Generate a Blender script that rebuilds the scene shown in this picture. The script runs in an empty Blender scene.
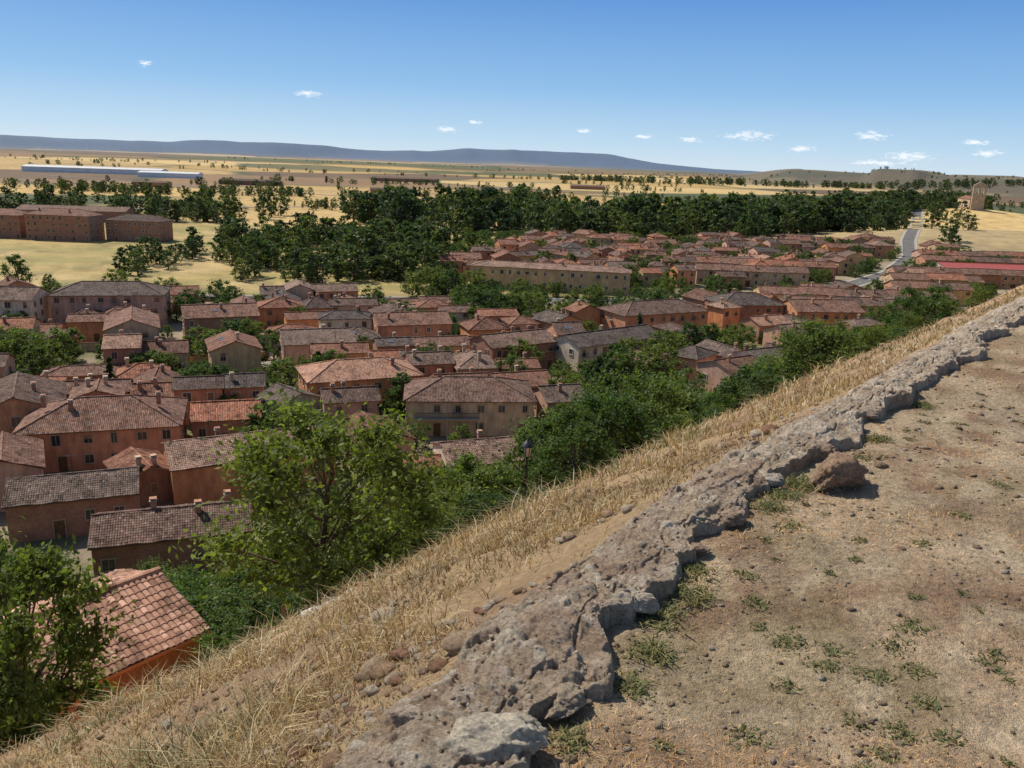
import bpy, math, random, bmesh
import numpy as np
from mathutils import Vector, Matrix
random.seed(7); rng=np.random.default_rng(7)
sc=bpy.context.scene
sc.view_settings.view_transform='Standard'; sc.view_settings.look='None'; sc.view_settings.exposure=0
COL=sc.collection
# ---------------------------------------------------------------- noise
def h2(ix,iy,seed=0):
    n=(ix.astype(np.int64)*374761393+iy.astype(np.int64)*668265263+seed*974634777)&0xffffffff
    n=((n^(n>>13))*1274126177)&0xffffffff
    n=((n^(n>>15))*2246822519)&0xffffffff
    n^=n>>16
    return n/4294967296.0
def vn(x,y,seed=0):
    x=np.asarray(x,float); y=np.asarray(y,float)
    ix=np.floor(x); iy=np.floor(y); fx=x-ix; fy=y-iy
    fx=fx*fx*(3-2*fx); fy=fy*fy*(3-2*fy)
    a=h2(ix,iy,seed);b=h2(ix+1,iy,seed);c=h2(ix,iy+1,seed);d=h2(ix+1,iy+1,seed)
    return (a*(1-fx)+b*fx)*(1-fy)+(c*(1-fx)+d*fx)*fy
def fbm(x,y,o=4,seed=0):
    s=0;amp=.5;t=0
    for i in range(o):
        s=s+amp*vn(x*2**i+i*17.3,y*2**i-i*9.1,seed+i); t+=amp; amp*=.5
    return s/t
def worley(x,y,seed=0):
    x=np.asarray(x,float);y=np.asarray(y,float)
    ix=np.floor(x);iy=np.floor(y)
    f1=np.full(x.shape,9.);f2=np.full(x.shape,9.);cid=np.zeros(x.shape)
    for dx in(-1,0,1):
        for dy in(-1,0,1):
            cx=ix+dx;cy=iy+dy
            px=cx+.15+.7*h2(cx,cy,seed);py=cy+.15+.7*h2(cx,cy,seed+5)
            d=np.hypot(px-x,py-y);idd=h2(cx,cy,seed+9)
            m=d<f1
            f2=np.where(m,f1,np.minimum(f2,d));cid=np.where(m,idd,cid);f1=np.where(m,d,f1)
    return f1,f2,cid
def sm(a,b,x):
    t=np.clip((x-a)/(b-a),0,1);return t*t*(3-2*t)
# ---------------------------------------------------------------- mesh helper
def mk(name,V,F,mats=(),cols=None,smooth=False,matidx=None,uv=None,link=True,parent=None):
    V=np.asarray(V,np.float32);F=np.asarray(F,np.int32)
    me=bpy.data.meshes.new(name)
    k=F.shape[1];n=F.shape[0]
    me.vertices.add(len(V));me.vertices.foreach_set('co',V.ravel())
    me.loops.add(n*k);me.loops.foreach_set('vertex_index',F.ravel())
    me.polygons.add(n);me.polygons.foreach_set('loop_start',np.arange(0,n*k,k,dtype=np.int32))
    try: me.polygons.foreach_set('loop_total',np.full(n,k,np.int32))
    except Exception: pass
    if smooth: me.polygons.foreach_set('use_smooth',np.ones(n,bool))
    for m in mats: me.materials.append(m)
    if matidx is not None: me.polygons.foreach_set('material_index',np.asarray(matidx,np.int32))
    if cols is not None:
        c=np.ones((len(V),4),np.float32);c[:,:3]=cols
        at=me.color_attributes.new('Col','FLOAT_COLOR','POINT');at.data.foreach_set('color',c.ravel())
    me.update(calc_edges=True);me.validate()
    ob=bpy.data.objects.new(name,me)
    if link: COL.objects.link(ob)
    if parent: ob.parent=parent
    return ob
# ---------------------------------------------------------------- materials
def newmat(name):
    m=bpy.data.materials.new(name);m.use_nodes=True;nt=m.node_tree
    b=nt.nodes['Principled BSDF'];b.inputs['Roughness'].default_value=.9
    b.inputs['Specular IOR Level'].default_value=.2
    return m,nt,b
def N(nt,t,**k):
    n=nt.nodes.new(t)
    for a,v in k.items(): setattr(n,a,v)
    return n
def noise(nt,scale,detail=4,vec=None,rough=.6):
    n=N(nt,'ShaderNodeTexNoise');n.inputs['Scale'].default_value=scale;n.inputs['Detail'].default_value=detail;n.inputs['Roughness'].default_value=rough
    if vec: nt.links.new(vec,n.inputs['Vector'])
    return n.outputs['Fac']
def ramp(nt,fac,stops):
    r=N(nt,'ShaderNodeValToRGB');e=r.color_ramp.elements
    while len(e)<len(stops): e.new(.5)
    for i,(p,c) in enumerate(stops):
        e[i].position=p;e[i].color=(c if len(c)==4 else (*c,1))
    nt.links.new(fac,r.inputs[0]);return r.outputs[0]
def mixc(nt,fac,a,b,mode='MIX'):
    n=N(nt,'ShaderNodeMix',data_type='RGBA',blend_type=mode)
    for v,i in((fac,0),(a,6),(b,7)):
        if isinstance(v,(int,float)): n.inputs[i].default_value=v
        elif isinstance(v,tuple): n.inputs[i].default_value=(*v,1) if len(v)==3 else v
        else: nt.links.new(v,n.inputs[i])
    return n.outputs[2]
def math_(nt,op,a,b=None,c=None):
    n=N(nt,'ShaderNodeMath',operation=op)
    for i,v in enumerate((a,b,c)):
        if v is None: continue
        if isinstance(v,(int,float)): n.inputs[i].default_value=v
        else: nt.links.new(v,n.inputs[i])
    return n.outputs[0]
def bump(nt,b,h,strength,dist):
    n=N(nt,'ShaderNodeBump');n.inputs['Strength'].default_value=strength;n.inputs['Distance'].default_value=dist
    nt.links.new(h,n.inputs['Height']);nt.links.new(n.outputs[0],b.inputs['Normal'])
def g(v): return (v,v,v)
def attr(nt,name='Col'):
    n=N(nt,'ShaderNodeAttribute');n.attribute_name=name;return n.outputs['Color']
def pos(nt): return N(nt,'ShaderNodeNewGeometry').outputs['Position']
def mat_ground():
    m,nt,b=newmat('ground_soil');p=pos(nt);c=attr(nt)
    n1=ramp(nt,noise(nt,2.2,4,p),[(.3,g(.78)),(.7,g(1.2))])
    n2=ramp(nt,noise(nt,26,5,p,.8),[(.3,g(.5)),(.48,g(.98)),(.72,g(1.5))])
    n3=ramp(nt,noise(nt,.09,4,p),[(.3,g(.75)),(.7,g(1.2))])
    x=mixc(nt,1.,c,n1,'MULTIPLY');x=mixc(nt,1.,x,n2,'MULTIPLY');x=mixc(nt,1.,x,n3,'MULTIPLY')
    nt.links.new(x,b.inputs['Base Color'])
    bump(nt,b,noise(nt,28,5,p,.8),1.,.05);return m
def mat_stonewall(name='rubble_stone'):
    m,nt,b=newmat(name);p=pos(nt);c=attr(nt)
    n1=ramp(nt,noise(nt,14,4,p,.7),[(.3,g(.75)),(.7,g(1.25))])
    n2=ramp(nt,noise(nt,90,4,p,.75),[(.3,g(.5)),(.5,g(1.)),(.7,g(1.4))])
    x=mixc(nt,1.,c,n1,'MULTIPLY');x=mixc(nt,1.,x,n2,'MULTIPLY')
    nt.links.new(x,b.inputs['Base Color'])
    bump(nt,b,noise(nt,50,6,p,.85),1,.035);return m
def mat_leaf(name,trans=.35,tint=(1.45,1.6,.6)):
    m,nt,b=newmat(name);c=attr(nt);oi=N(nt,'ShaderNodeObjectInfo').outputs['Random']
    v=ramp(nt,oi,[(0,(.62,.75,.75)),(.5,(1,1,1)),(1,(1.5,1.28,1.0))])
    x=mixc(nt,1.,c,v,'MULTIPLY');nt.links.new(x,b.inputs['Base Color']);b.inputs['Roughness'].default_value=.6
    t=N(nt,'ShaderNodeBsdfTranslucent');x2=mixc(nt,1.,x,tint,'MULTIPLY');nt.links.new(x2,t.inputs[0])
    ms=N(nt,'ShaderNodeMixShader');ms.inputs[0].default_value=trans
    nt.links.new(b.outputs[0],ms.inputs[1]);nt.links.new(t.outputs[0],ms.inputs[2])
    nt.links.new(ms.outputs[0],nt.nodes['Material Output'].inputs[0]);return m
def mat_plain(name,col,var=.15,scale=3,rough=.9,bs=0,spec=.2):
    m,nt,b=newmat(name);tc=N(nt,'ShaderNodeTexCoord').outputs['Object']
    lo=tuple(x*(1-var) for x in col);hi=tuple(min(1,x*(1+var)) for x in col)
    x=ramp(nt,noise(nt,scale,3,tc),[(.3,lo),(.7,hi)]);nt.links.new(x,b.inputs['Base Color'])
    b.inputs['Roughness'].default_value=rough;b.inputs['Specular IOR Level'].default_value=spec
    if bs: bump(nt,b,noise(nt,scale*6,4,tc),bs,.03)
    return m
def mat_plaster(name,col):
    m,nt,b=newmat(name);tc=N(nt,'ShaderNodeTexCoord').outputs['Object']
    oi=N(nt,'ShaderNodeObjectInfo').outputs['Random']
    mp=N(nt,'ShaderNodeMapping');mp.inputs['Scale'].default_value=(1.2,1.2,.25);nt.links.new(tc,mp.inputs[0])
    s1=ramp(nt,noise(nt,1.6,5,mp.outputs[0],.7),[(.3,g(.68)),(.65,g(1.12))])
    s2=ramp(nt,noise(nt,.35,3,tc),[(.35,g(.82)),(.65,g(1.12))])
    s3=ramp(nt,oi,[(0,(.82,.85,.9)),(.5,(1,1,1)),(1,(1.2,1.08,1.02))])
    x=mixc(nt,1.,(*col,1),s1,'MULTIPLY');x=mixc(nt,1.,x,s2,'MULTIPLY');x=mixc(nt,1.,x,s3,'MULTIPLY')
    nt.links.new(x,b.inputs['Base Color']);return m
def mat_brick(name,col):
    m,nt,b=newmat(name);tc=N(nt,'ShaderNodeTexCoord').outputs['Object']
    mp=N(nt,'ShaderNodeMapping');mp.inputs['Rotation'].default_value=(math.radians(90),0,0);nt.links.new(tc,mp.inputs[0])
    br=N(nt,'ShaderNodeTexBrick');nt.links.new(mp.outputs[0],br.inputs[0]);br.inputs['Scale'].default_value=2.2
    br.inputs['Color1'].default_value=(*col,1);br.inputs['Color2'].default_value=(col[0]*.7,col[1]*.65,col[2]*.65,1);br.inputs['Mortar'].default_value=(.34,.27,.2,1)
    s=ramp(nt,noise(nt,.8,4,tc),[(.3,g(.75)),(.7,g(1.2))]);x=mixc(nt,1.,br.outputs[0],s,'MULTIPLY')
    nt.links.new(x,b.inputs['Base Color']);return m
def mat_roof(name,c1,c2,c3,geo=False):
    m,nt,b=newmat(name);uvn=N(nt,'ShaderNodeUVMap');uvn.uv_map='UVMap';sep=N(nt,'ShaderNodeSeparateXYZ');nt.links.new(uvn.outputs[0],sep.inputs[0])
    u=math_(nt,'DIVIDE',sep.outputs[0],.24);v=math_(nt,'DIVIDE',sep.outputs[1],.36)
    fu=math_(nt,'FLOOR',u);fv=math_(nt,'FLOOR',v)
    cb=N(nt,'ShaderNodeCombineXYZ');nt.links.new(fu,cb.inputs[0]);nt.links.new(fv,cb.inputs[1])
    oi=N(nt,'ShaderNodeObjectInfo').outputs['Random'];nt.links.new(math_(nt,'MULTIPLY',oi,50),cb.inputs[2])
    wn=N(nt,'ShaderNodeTexWhiteNoise');nt.links.new(cb.outputs[0],wn.inputs['Vector'])
    col=ramp(nt,wn.outputs['Value'],[(0,c3),(.22,c1),(.6,c2),(.88,c1),(1,tuple(min(.75,x*1.3+.06) for x in c2))])
    tc=N(nt,'ShaderNodeTexCoord').outputs['Object']
    st=ramp(nt,noise(nt,.45,5,tc,.75),[(.34,g(.42)),(.52,g(1.0)),(.72,g(1.25))])
    li=ramp(nt,noise(nt,.9,4,tc,.75),[(.5,g(0)),(.66,g(.55))])
    ob=ramp(nt,oi,[(0,(.6,.65,.7)),(.35,(.85,.86,.87)),(.7,(1.08,.99,.95)),(1,(1.35,1.15,1.04))])
    x=mixc(nt,1.,col,st,'MULTIPLY');x=mixc(nt,li,x,(.25,.2,.15));x=mixc(nt,1.,x,ob,'MULTIPLY')
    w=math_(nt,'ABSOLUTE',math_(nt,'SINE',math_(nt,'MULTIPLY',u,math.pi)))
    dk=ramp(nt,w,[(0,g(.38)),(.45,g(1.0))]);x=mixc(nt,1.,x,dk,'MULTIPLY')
    nt.links.new(x,b.inputs['Base Color'])
    fr=math_(nt,'FRACT',v);h=math_(nt,'ADD',w,math_(nt,'MULTIPLY',fr,.35))
    if not geo: bump(nt,b,h,.9,.07)
    return m
M_ground=mat_ground();M_stone=mat_stonewall();M_rock=mat_stonewall('rock')
M_grass=mat_leaf('dry_straw',.25,(1.1,1.0,.75));M_leaf=mat_leaf('leaf',.42);M_leaf2=mat_leaf('leaf_dark',.32)
M_bark=mat_plain('bark',(.12,.09,.065),.35,6,bs=.6)
PL=[mat_plaster('plaster_terracotta',(.52,.27,.16)),mat_plaster('plaster_ochre',(.62,.42,.22)),mat_plaster('plaster_tan',(.56,.41,.27)),
    mat_plaster('plaster_cream',(.66,.56,.41)),mat_brick('brick_red',(.42,.19,.115)),mat_plaster('plaster_orange',(.66,.30,.14)),mat_plaster('plaster_rose',(.60,.37,.26)),mat_plaster('plaster_white',(.72,.68,.6))]
rc=[((.29,.13,.08),(.38,.18,.11),(.12,.07,.05)),((.21,.118,.082),(.28,.17,.125),(.085,.06,.045)),((.35,.21,.145),(.46,.30,.215),(.18,.115,.085)),((.17,.12,.095),(.24,.175,.135),(.075,.055,.045))]
nmr=['tiles_red','tiles_brown','tiles_pale','tiles_grey']
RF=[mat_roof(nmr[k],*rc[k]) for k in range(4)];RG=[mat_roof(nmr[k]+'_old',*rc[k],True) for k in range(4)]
M_frame=mat_plain('window_frame',(.42,.32,.23),.2,2);M_framew=mat_plain('window_frame_white',(.58,.54,.47),.1,2)
M_shut=mat_plain('shutter',(.28,.17,.1),.3,1)
M_glass=mat_plain('window_glass',(.03,.035,.04),.3,1,rough=.2,spec=.5)
M_rlight=mat_plain('roof_light_glass',(.10,.12,.15),.2,1,rough=.7,spec=.2)
M_wood=mat_plain('door_wood',(.16,.085,.045),.3,2);M_iron=mat_plain('black_iron',(.02,.02,.02),.1,3,rough=.5,spec=.4)
M_asph=mat_plain('asphalt',(.15,.14,.125),.2,.4);M_kerb=mat_plain('kerb_concrete',(.38,.34,.28),.15,2);M_paint=mat_plain('road_paint',(.75,.75,.72),.1,2)
M_metalw=mat_plain('sheet_metal_white',(.75,.75,.73),.08,.2,rough=.6);M_metalroof=mat_plain('sheet_roof_light',(.62,.61,.58),.1,.1,rough=.6)
M_redroof=mat_plain('sheet_roof_red',(.36,.09,.075),.1,.5,rough=.6)
M_lampglass=mat_plain('lantern_glass',(.55,.55,.5),.1,3,rough=.2,spec=.5)
# ---------------------------------------------------------------- terrain
HC=42.0; GP=40.4
d_=np.array([.64,.768]);n_=np.array([-.768,.64])
poly=np.array([(-6,-6.5),(-1.6,-.4),(-.45,1.4),(-.12,1.95),(.04,2.25),(.27,2.77),(.59,3.2),(1.1,4.0),(1.66,4.66),(2.56,5.8),(3.7,7.2),(5.2,9.05),(6.6,10.75),(9.6,14.3),(17,23.1),(37,47)])
pa=poly@d_;ps=poly@n_
def sa(x,y):
    a=x*d_[0]+y*d_[1];q=x*n_[0]+y*n_[1]
    return q-np.interp(a,pa,ps),a
S_=np.array([-400,-.25,.0,.3,3,8,14.2,17.5,30,48,56,64,5000]);
DZ=np.array([0,0,.02,.08,1.85,5.35,9.85,13.0,23.8,37.2,40.0,40.4,40.4])
def height(x,y):
    x=np.asarray(x,float);y=np.asarray(y,float)
    s,a=sa(x,y);r=np.hypot(x,y)
    wob=(fbm(x/7,y/7,4,3)-.5)*4.0*sm(2,12,s)
    z=GP-np.interp(s+wob*.7*(1-sm(50,60,s)),S_,DZ)
    slope=sm(.3,2,s)*(1-sm(48,62,s))
    z=z+slope*((fbm(x/1.3,y/1.3,4,5)-.5)*.55+(fbm(x*3,y*3,3,6)-.5)*.12)
    z=z+(1-sm(-.3,.4,s))*((fbm(x*1.2,y*1.2,4,8)-.5)*.10+(fbm(x*9,y*9,3,9)-.5)*.03)*np.clip(20/np.maximum(r,1),0,1)
    far=sm(650,1600,r)
    z=z+far*(fbm(x/900,y/900,4,11)-.5)*34*sm(700,4000,r)
    az=np.degrees(np.arctan2(x,y))
    mesa=(1-sm(3,17,az))*150+60*sm(-6,-3,az)*(1-sm(5,9,az))+25*sm(-22,-20,az)*(1-sm(-13,-11,az))
    z=z+sm(10500,11800,r)*mesa*(.8+.3*fbm(az*.3,az*0+3,4,13))*(s>0)
    z=z+sm(2600,3400,r)*(1-sm(7000,9000,r))*sm(14,18,az)*(38+20*sm(.42,.58,fbm(az*.25,r/4000,3,14)))*(s>0)
    z=z+9*np.exp(-((x-330)**2/120**2+(y-560)**2/60**2))*(s>64)+14*np.exp(-(((x-425)/90)**2+((y-800)/70)**2))
    return z
def hz(x,y): return float(height(np.array([x]),np.array([y]))[0])
def gcolor(x,y):
    s,a=sa(x,y);r=np.hypot(x,y);az=np.degrees(np.arctan2(x,y))
    def L(c0,c1,t): return c0*(1-t[:,None])+np.asarray(c1)*t[:,None]
    C=np.tile(np.array([.43,.295,.175]),(len(x),1))
    C=L(C,(.52,.385,.24),sm(.45,.62,fbm(x*1.1,y*1.1,4,20)))
    C=L(C,(.34,.215,.125),sm(.5,.68,fbm(x*2.7,y*2.7,3,21)))
    C=L(C,(.28,.225,.11),.4*sm(.6,.72,fbm(x*1.7+5,y*1.7,3,22)))
    C=L(C,(.60,.47,.30),.6*sm(.55,.68,fbm(x*5,y*5,3,29)))
    sl=np.tile(np.array([.46,.31,.165]),(len(x),1))
    sl=L(sl,(.36,.22,.125),sm(.48,.62,fbm(x/1.5,y/1.5,4,23)))
    sl=L(sl,(.42,.20,.115),sm(.48,.6,fbm(x/4,y/4,3,24))*sm(6,12,s))
    sl=L(sl,(.14,.15,.055),.8*sm(20,27,s))
    t=sm(-.1,.25,s);C=C*(1-t[:,None])+sl*t[:,None]
    tw=np.tile(np.array([.31,.24,.16]),(len(x),1))
    tw=L(tw,(.14,.14,.055),.85*sm(.46,.58,fbm(x/12,y/12,4,25)))
    t=sm(50,60,s);C=C*(1-t[:,None])+tw*t[:,None]
    md=np.tile(np.array([.42,.305,.115]),(len(x),1));md=L(md,(.30,.25,.085),.8*sm(.42,.58,fbm(x/45,y/14,4,26)));md=L(md,(.48,.345,.15),sm(.5,.65,fbm(x/30+9,y/25,4,27)));md=L(md,(.19,.17,.065),.6*sm(.58,.66,fbm(x/9+9,y/20,4,28)))
    lim=238+.17*(x+150)
    t=sm(0,8,y-lim)*(1-sm(-20,20,x+.2*(y-300)-30))*(s>60);C=C*(1-t[:,None])+md*t[:,None]
    xr=x*.94+y*.34;yr=-x*.34+y*.94
    wv=(fbm(x/500,y/500,2,38)-.5)*120
    A1=worley((xr+wv)/260+7,yr/210,31);A2=worley((xr+wv)/620+3,yr/560,33);A3=worley(xr/1900+1,yr/2100,34)
    t2=r>1250;t3=r>3600
    cc=np.where(t3,A3[2],np.where(t2,A2[2],A1[2]))
    pal=np.array([(.46,.30,.105),(.56,.39,.16),(.27,.165,.08),(.17,.11,.06),(.09,.10,.04),(.52,.34,.12),(.22,.15,.07),(.12,.125,.05),(.58,.41,.18),(.16,.14,.06),(.46,.31,.12)])
    fi=pal[np.clip((cc*11).astype(int),0,10)]
    fi=fi*(.8+.35*fbm(xr/60,yr/300,3,37))[:,None]
    edge=np.where(t3,(A3[1]-A3[0])*2000,np.where(t2,(A2[1]-A2[0])*560,(A1[1]-A1[0])*210))
    e=1-sm(4,np.where(t3,160,np.where(t2,50,16)),edge+(fbm(x/20,y/20,2,36)-.5)*14);e=np.clip(e,0,1)*.8;fi=fi*(1-e[:,None])+np.array([.07,.085,.04])*e[:,None]
    gold=sm(-330,-290,x)*(1-sm(10,80,x))*sm(520,560,y)*(1-sm(1000,1150,y))
    fi=fi*(1-.7*gold[:,None])+np.array([.52,.345,.13])*.7*gold[:,None]
    t=sm(505,540,y-.1*x+(fbm(x/60,y/60,2,35)-.5)*40)*(s>64);C=C*(1-t[:,None])+fi*t[:,None]
    rt=np.exp(-((x-330)**2/130**2+(y-555)**2/75**2))*(s>64);rt=np.clip(rt*1.6,0,1);C=C*(1-rt[:,None])+np.array([.40,.30,.15])*rt[:,None]
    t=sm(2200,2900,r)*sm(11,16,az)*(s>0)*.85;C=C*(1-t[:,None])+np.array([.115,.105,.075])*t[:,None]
    t=sm(4500,10000,r)*(s>0)*.35;C=C*(1-t[:,None])+np.array([.24,.25,.27])*t[:,None]  # distance haze painted as grey-blue into the far ground colour
    t=sm(10200,11000,r)*(s>0);C=C*(1-t[:,None])+np.array([.115,.16,.225])*(.85+.3*fbm(x/700,y/700,3,39))[:,None]*t[:,None]  # horizon plateau: blue of aerial haze baked into its vertex colour
    return C
azs=np.concatenate([np.linspace(-44,44,520,endpoint=False),np.linspace(44,316,120,endpoint=False)])
rs=np.concatenate([[0.0],np.geomspace(.35,26000,480)])
A,Rr=np.meshgrid(np.radians(azs),rs)
X=(Rr*np.sin(A)).ravel();Y=(Rr*np.cos(A)).ravel();Z=height(X,Y)
na=len(azs);nr=len(rs)
i,j=np.meshgrid(np.arange(nr-1),np.arange(na),indexing='ij');j2=(j+1)%na
F=np.stack([i*na+j,i*na+j2,(i+1)*na+j2,(i+1)*na+j],-1).reshape(-1,4)
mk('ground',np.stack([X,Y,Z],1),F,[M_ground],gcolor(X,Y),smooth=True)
# ---------------------------------------------------------------- ruined wall
seg=np.hypot(*np.diff(poly,axis=0).T);Lp=np.concatenate([[0],np.cumsum(seg)])
def smooth_poly(t):
    x=0;y=0
    for o,w in((-.5,.15),(-.25,.2),(0,.3),(.25,.2),(.5,.15)):
        x=x+w*np.interp(t+o,Lp,poly[:,0]);y=y+w*np.interp(t+o,Lp,poly[:,1])
    return x,y
t0=Lp[2]-.6
tt=np.concatenate([np.linspace(Lp[1]-2,t0,100,endpoint=False),t0+(np.geomspace(1,29,1800)-1)])
cx,cy=smooth_poly(tt);tx=np.gradient(cx,tt);ty=np.gradient(cy,tt);ln=np.hypot(tx,ty)+1e-9;tx/=ln;ty/=ln
nc=130;w=np.linspace(-1,1,nc)
T,W=np.meshgrid(tt,w,indexing='ij')
b1,b2,bid=worley(T*2.0+.6*fbm(T*5,W*2,2,60),W*1.0+3+.5*fbm(T*4,W*3,2,62),61)
hwR=.155+.12*(fbm(T*1.6,T*0+1,3,41)-.5)*2+.08*(fbm(T*6,T*0+4,3,42)-.5)*2
hwL=.235+.10*(fbm(T*1.3,T*0+9,3,43)-.5)*2
half=np.where(W<0,hwR,hwL)
lat_n=np.abs(W)
lat=W*half*1.12+(fbm(T*9,W*2.2,3,44)-.5)*.05*sm(.4,1,lat_n)
f1,f2,cid=worley(T*16+(fbm(T*14,lat*14,2,47)-.5)*1.1,lat*16+(fbm(T*14+5,lat*14,2,52)-.5)*1.1,46);g1,g2,cid3=worley(T*38,lat*38,48)
dome=np.clip(1-f1/.6,0,1)**.55*sm(.0,.2,f2-f1);sel=(cid>.55)
big=np.clip((fbm(T*2.1,lat*3,3,55)-.5)*2,-1,1)
topz=.060+.026*big+(bid-.5)*.026-.012*(1-sm(.02,.10,b2-b1))
z=topz*(1-sm(.86,1.0,lat_n)**1.3)+.011*dome*sel*(.4+cid)+.008*np.clip(1-g1/.6,0,1)*(cid3>.4)+(fbm(T*20,lat*20,4,49)-.5)*.026+(fbm(T*60,lat*60,2,56)-.5)*.010
z=z-.11*sm(.94,1.0,lat_n)-.03*sm(.52,.7,fbm(T*3,lat*5,3,50))*sm(0,.5,lat_n)
PX=cx[:,None]-ty[:,None]*lat;PY=cy[:,None]+tx[:,None]*lat
PZ=GP+z-np.clip(lat-.1,0,1)*.4
stone=np.array([(.54,.39,.27),(.66,.53,.38),(.46,.31,.21),(.56,.42,.31),(.70,.58,.43),(.50,.40,.29)])[np.clip((cid*6).astype(int),0,5).ravel()]
mort=np.array([.56,.42,.285])
tS=(sm(.15,.5,dome)*sel).ravel()[:,None]
cw=mort*(1-tS)+stone*tS
lich=sm(.52,.66,fbm(T*9+3,lat*9,4,51)).ravel()[:,None];cw=cw*(1-.5*lich)+np.array([.72,.62,.47])*.5*lich
lic2=sm(.58,.7,fbm(T*4+8,lat*4,4,53)).ravel()[:,None];cw=cw*(1-.5*lic2)+np.array([.38,.24,.155])*.5*lic2
cw=cw*(.75+.25*sm(0,.12,f2-f1)).ravel()[:,None]
ns=len(tt);i,j=np.meshgrid(np.arange(ns-1),np.arange(nc-1),indexing='ij')
F=np.stack([i*nc+j,(i+1)*nc+j,(i+1)*nc+j+1,i*nc+j+1],-1).reshape(-1,4)
mk('ruined_stone_wall',np.stack([PX.ravel(),PY.ravel(),PZ.ravel()],1),F,[M_stone],cw,smooth=True)
# ---------------------------------------------------------------- rocks
def ico(sub):
    bm=bmesh.new()
    bmesh.ops.create_icosphere(bm,subdivisions=sub,radius=1)
    V=np.array([v.co[:] for v in bm.verts]);F=np.array([[v.index for v in f.verts] for f in bm.faces]);bm.free();return V,F
I1=ico(1);I2=ico(2);I4=ico(5)
def rock(name,x,y,z,size,col,seed,rot=0,cuts=9,rough=1.):
    V=I4[0].copy();r=np.random.default_rng(seed)
    for k in range(cuts):
        n=r.normal(size=3);n/=np.linalg.norm(n);dd=r.uniform(.55,.85)
        ex=V@n-dd;V=V-np.outer(np.clip(ex,0,9)*.93,n)
    nn=(fbm(V[:,0]*2+seed,V[:,1]*2+V[:,2]*1.7,4,seed)-.5)*.35*rough+(fbm(V[:,0]*8+V[:,2]*5,V[:,1]*8-V[:,2]*6,4,seed+1)-.5)*.2*rough
    V=V*(1+nn[:,None])*np.array(size)
    c=np.array(col)*(.75+.5*fbm(V[:,0]*30,V[:,1]*30+V[:,2]*30,4,seed+4))[:,None]
    ob=mk(name,V,I4[1],[M_rock],c,smooth=True);ob.location=(x,y,z);ob.rotation_euler=(0,0,rot);return ob
rock('boulder',1.76,4.2,GP+.045,(.185,.13,.13),(.46,.30,.19),31,.5,7,1.7)
rock('pale_boulder',-.01,1.97,GP+.07,(.14,.085,.06),(.80,.68,.50),9,.2,8,1.3)
rs_=np.random.default_rng(5)
for k,(tq,l,sz,c) in enumerate([(1.0,-.16,.07,(.62,.51,.37)),(1.6,-.17,.085,(.58,.45,.31)),(1.75,-.15,.06,(.66,.55,.41)),(2.3,-.16,.075,(.66,.53,.4)),(2.9,-.14,.06,(.5,.34,.23)),(3.3,-.16,.085,(.5,.36,.25)),(4.6,-.14,.09,(.46,.31,.21)),(5.6,-.12,.08,(.55,.42,.31)),(.4,.18,.07,(.5,.36,.25)),(1.3,.2,.06,(.6,.47,.35)),(6.9,-.14,.09,(.5,.36,.25)),(8.2,.1,.08,(.55,.42,.3)),(.15,-.08,.06,(.5,.36,.25)),(2.0,.16,.05,(.55,.42,.31)),(3.9,-.14,.07,(.6,.5,.38))]):
    X0,Y0=smooth_poly(np.array([t0+tq]));X1,Y1=smooth_poly(np.array([t0+tq+.1]));dx=(X1-X0)[0];dy=(Y1-Y0)[0];q=math.hypot(dx,dy);dx/=q;dy/=q
    rock('wall_stone',X0[0]-dy*l,Y0[0]+dx*l,GP+.015+.02*rs_.random(),(sz,sz*.7,sz*.5),c,20+k,rs_.random()*3,8,1.4)
def scatter_rocks(name,P,S,C,base,seed):
    V0,F0=base;n=len(P);r=np.random.default_rng(seed);nv=len(V0)
    sc_=S[:,None]*r.uniform(.55,1.2,(n,3))*np.array([1,1,.6]);ang=r.uniform(0,6.28,n)
    V=V0[None]*(1+r.uniform(-.22,.22,(n,nv,1)))*sc_[:,None,:]
    ca=np.cos(ang)[:,None];sa_=np.sin(ang)[:,None]
    x=V[...,0]*ca-V[...,1]*sa_;y=V[...,0]*sa_+V[...,1]*ca;V=np.stack([x,y,V[...,2]],-1)+P[:,None,:]
    F=(F0[None]+(np.arange(n)*nv)[:,None,None]).reshape(-1,3)
    mk(name,V.reshape(-1,3),F,[M_rock],np.repeat(C,nv,0),smooth=False)
n=2600;ti=rng.integers(100,ns-200,n);wi=rng.integers(6,nc-6,n)
S=np.minimum(rng.exponential(.0035,n)+.003,.02)
P=np.stack([PX[ti,wi],PY[ti,wi],PZ[ti,wi]-S*.1],1)
pc=np.array([(.64,.5,.35),(.52,.36,.25),(.74,.63,.48),(.46,.33,.23),(.6,.49,.37)])[rng.integers(0,5,n)]
scatter_rocks('wall_pebbles',P,S,pc,I2,66)
def scat(n,rmin,rmax,a0,a1,cond):
    r=np.exp(rng.uniform(math.log(rmin),math.log(rmax),n));az=np.radians(rng.uniform(a0,a1,n))
    x=r*np.sin(az);y=r*np.cos(az);s,a=sa(x,y);m=cond(s,a,x,y,r);return x[m],y[m],r[m],s[m]
x,y,r,s=scat(16000,1.6,16,-5,50,lambda s,a,x,y,r:(s<-.18)&(rng.random(len(s))<.25+.75*(fbm(x*2,y*2,3,60)>.55)+.6*(s>-.5)))
S=rng.exponential(.0045,len(x))+.0025;S=np.minimum(S,.035);S*=np.clip(r/4,.8,1.6)
pc=np.array([(.5,.37,.24),(.44,.30,.19),(.6,.48,.35),(.38,.26,.17)])[rng.integers(0,4,len(x))]
scatter_rocks('path_pebbles',np.stack([x,y,height(x,y)+S*.1],1),S,pc,I1,61)
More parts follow.
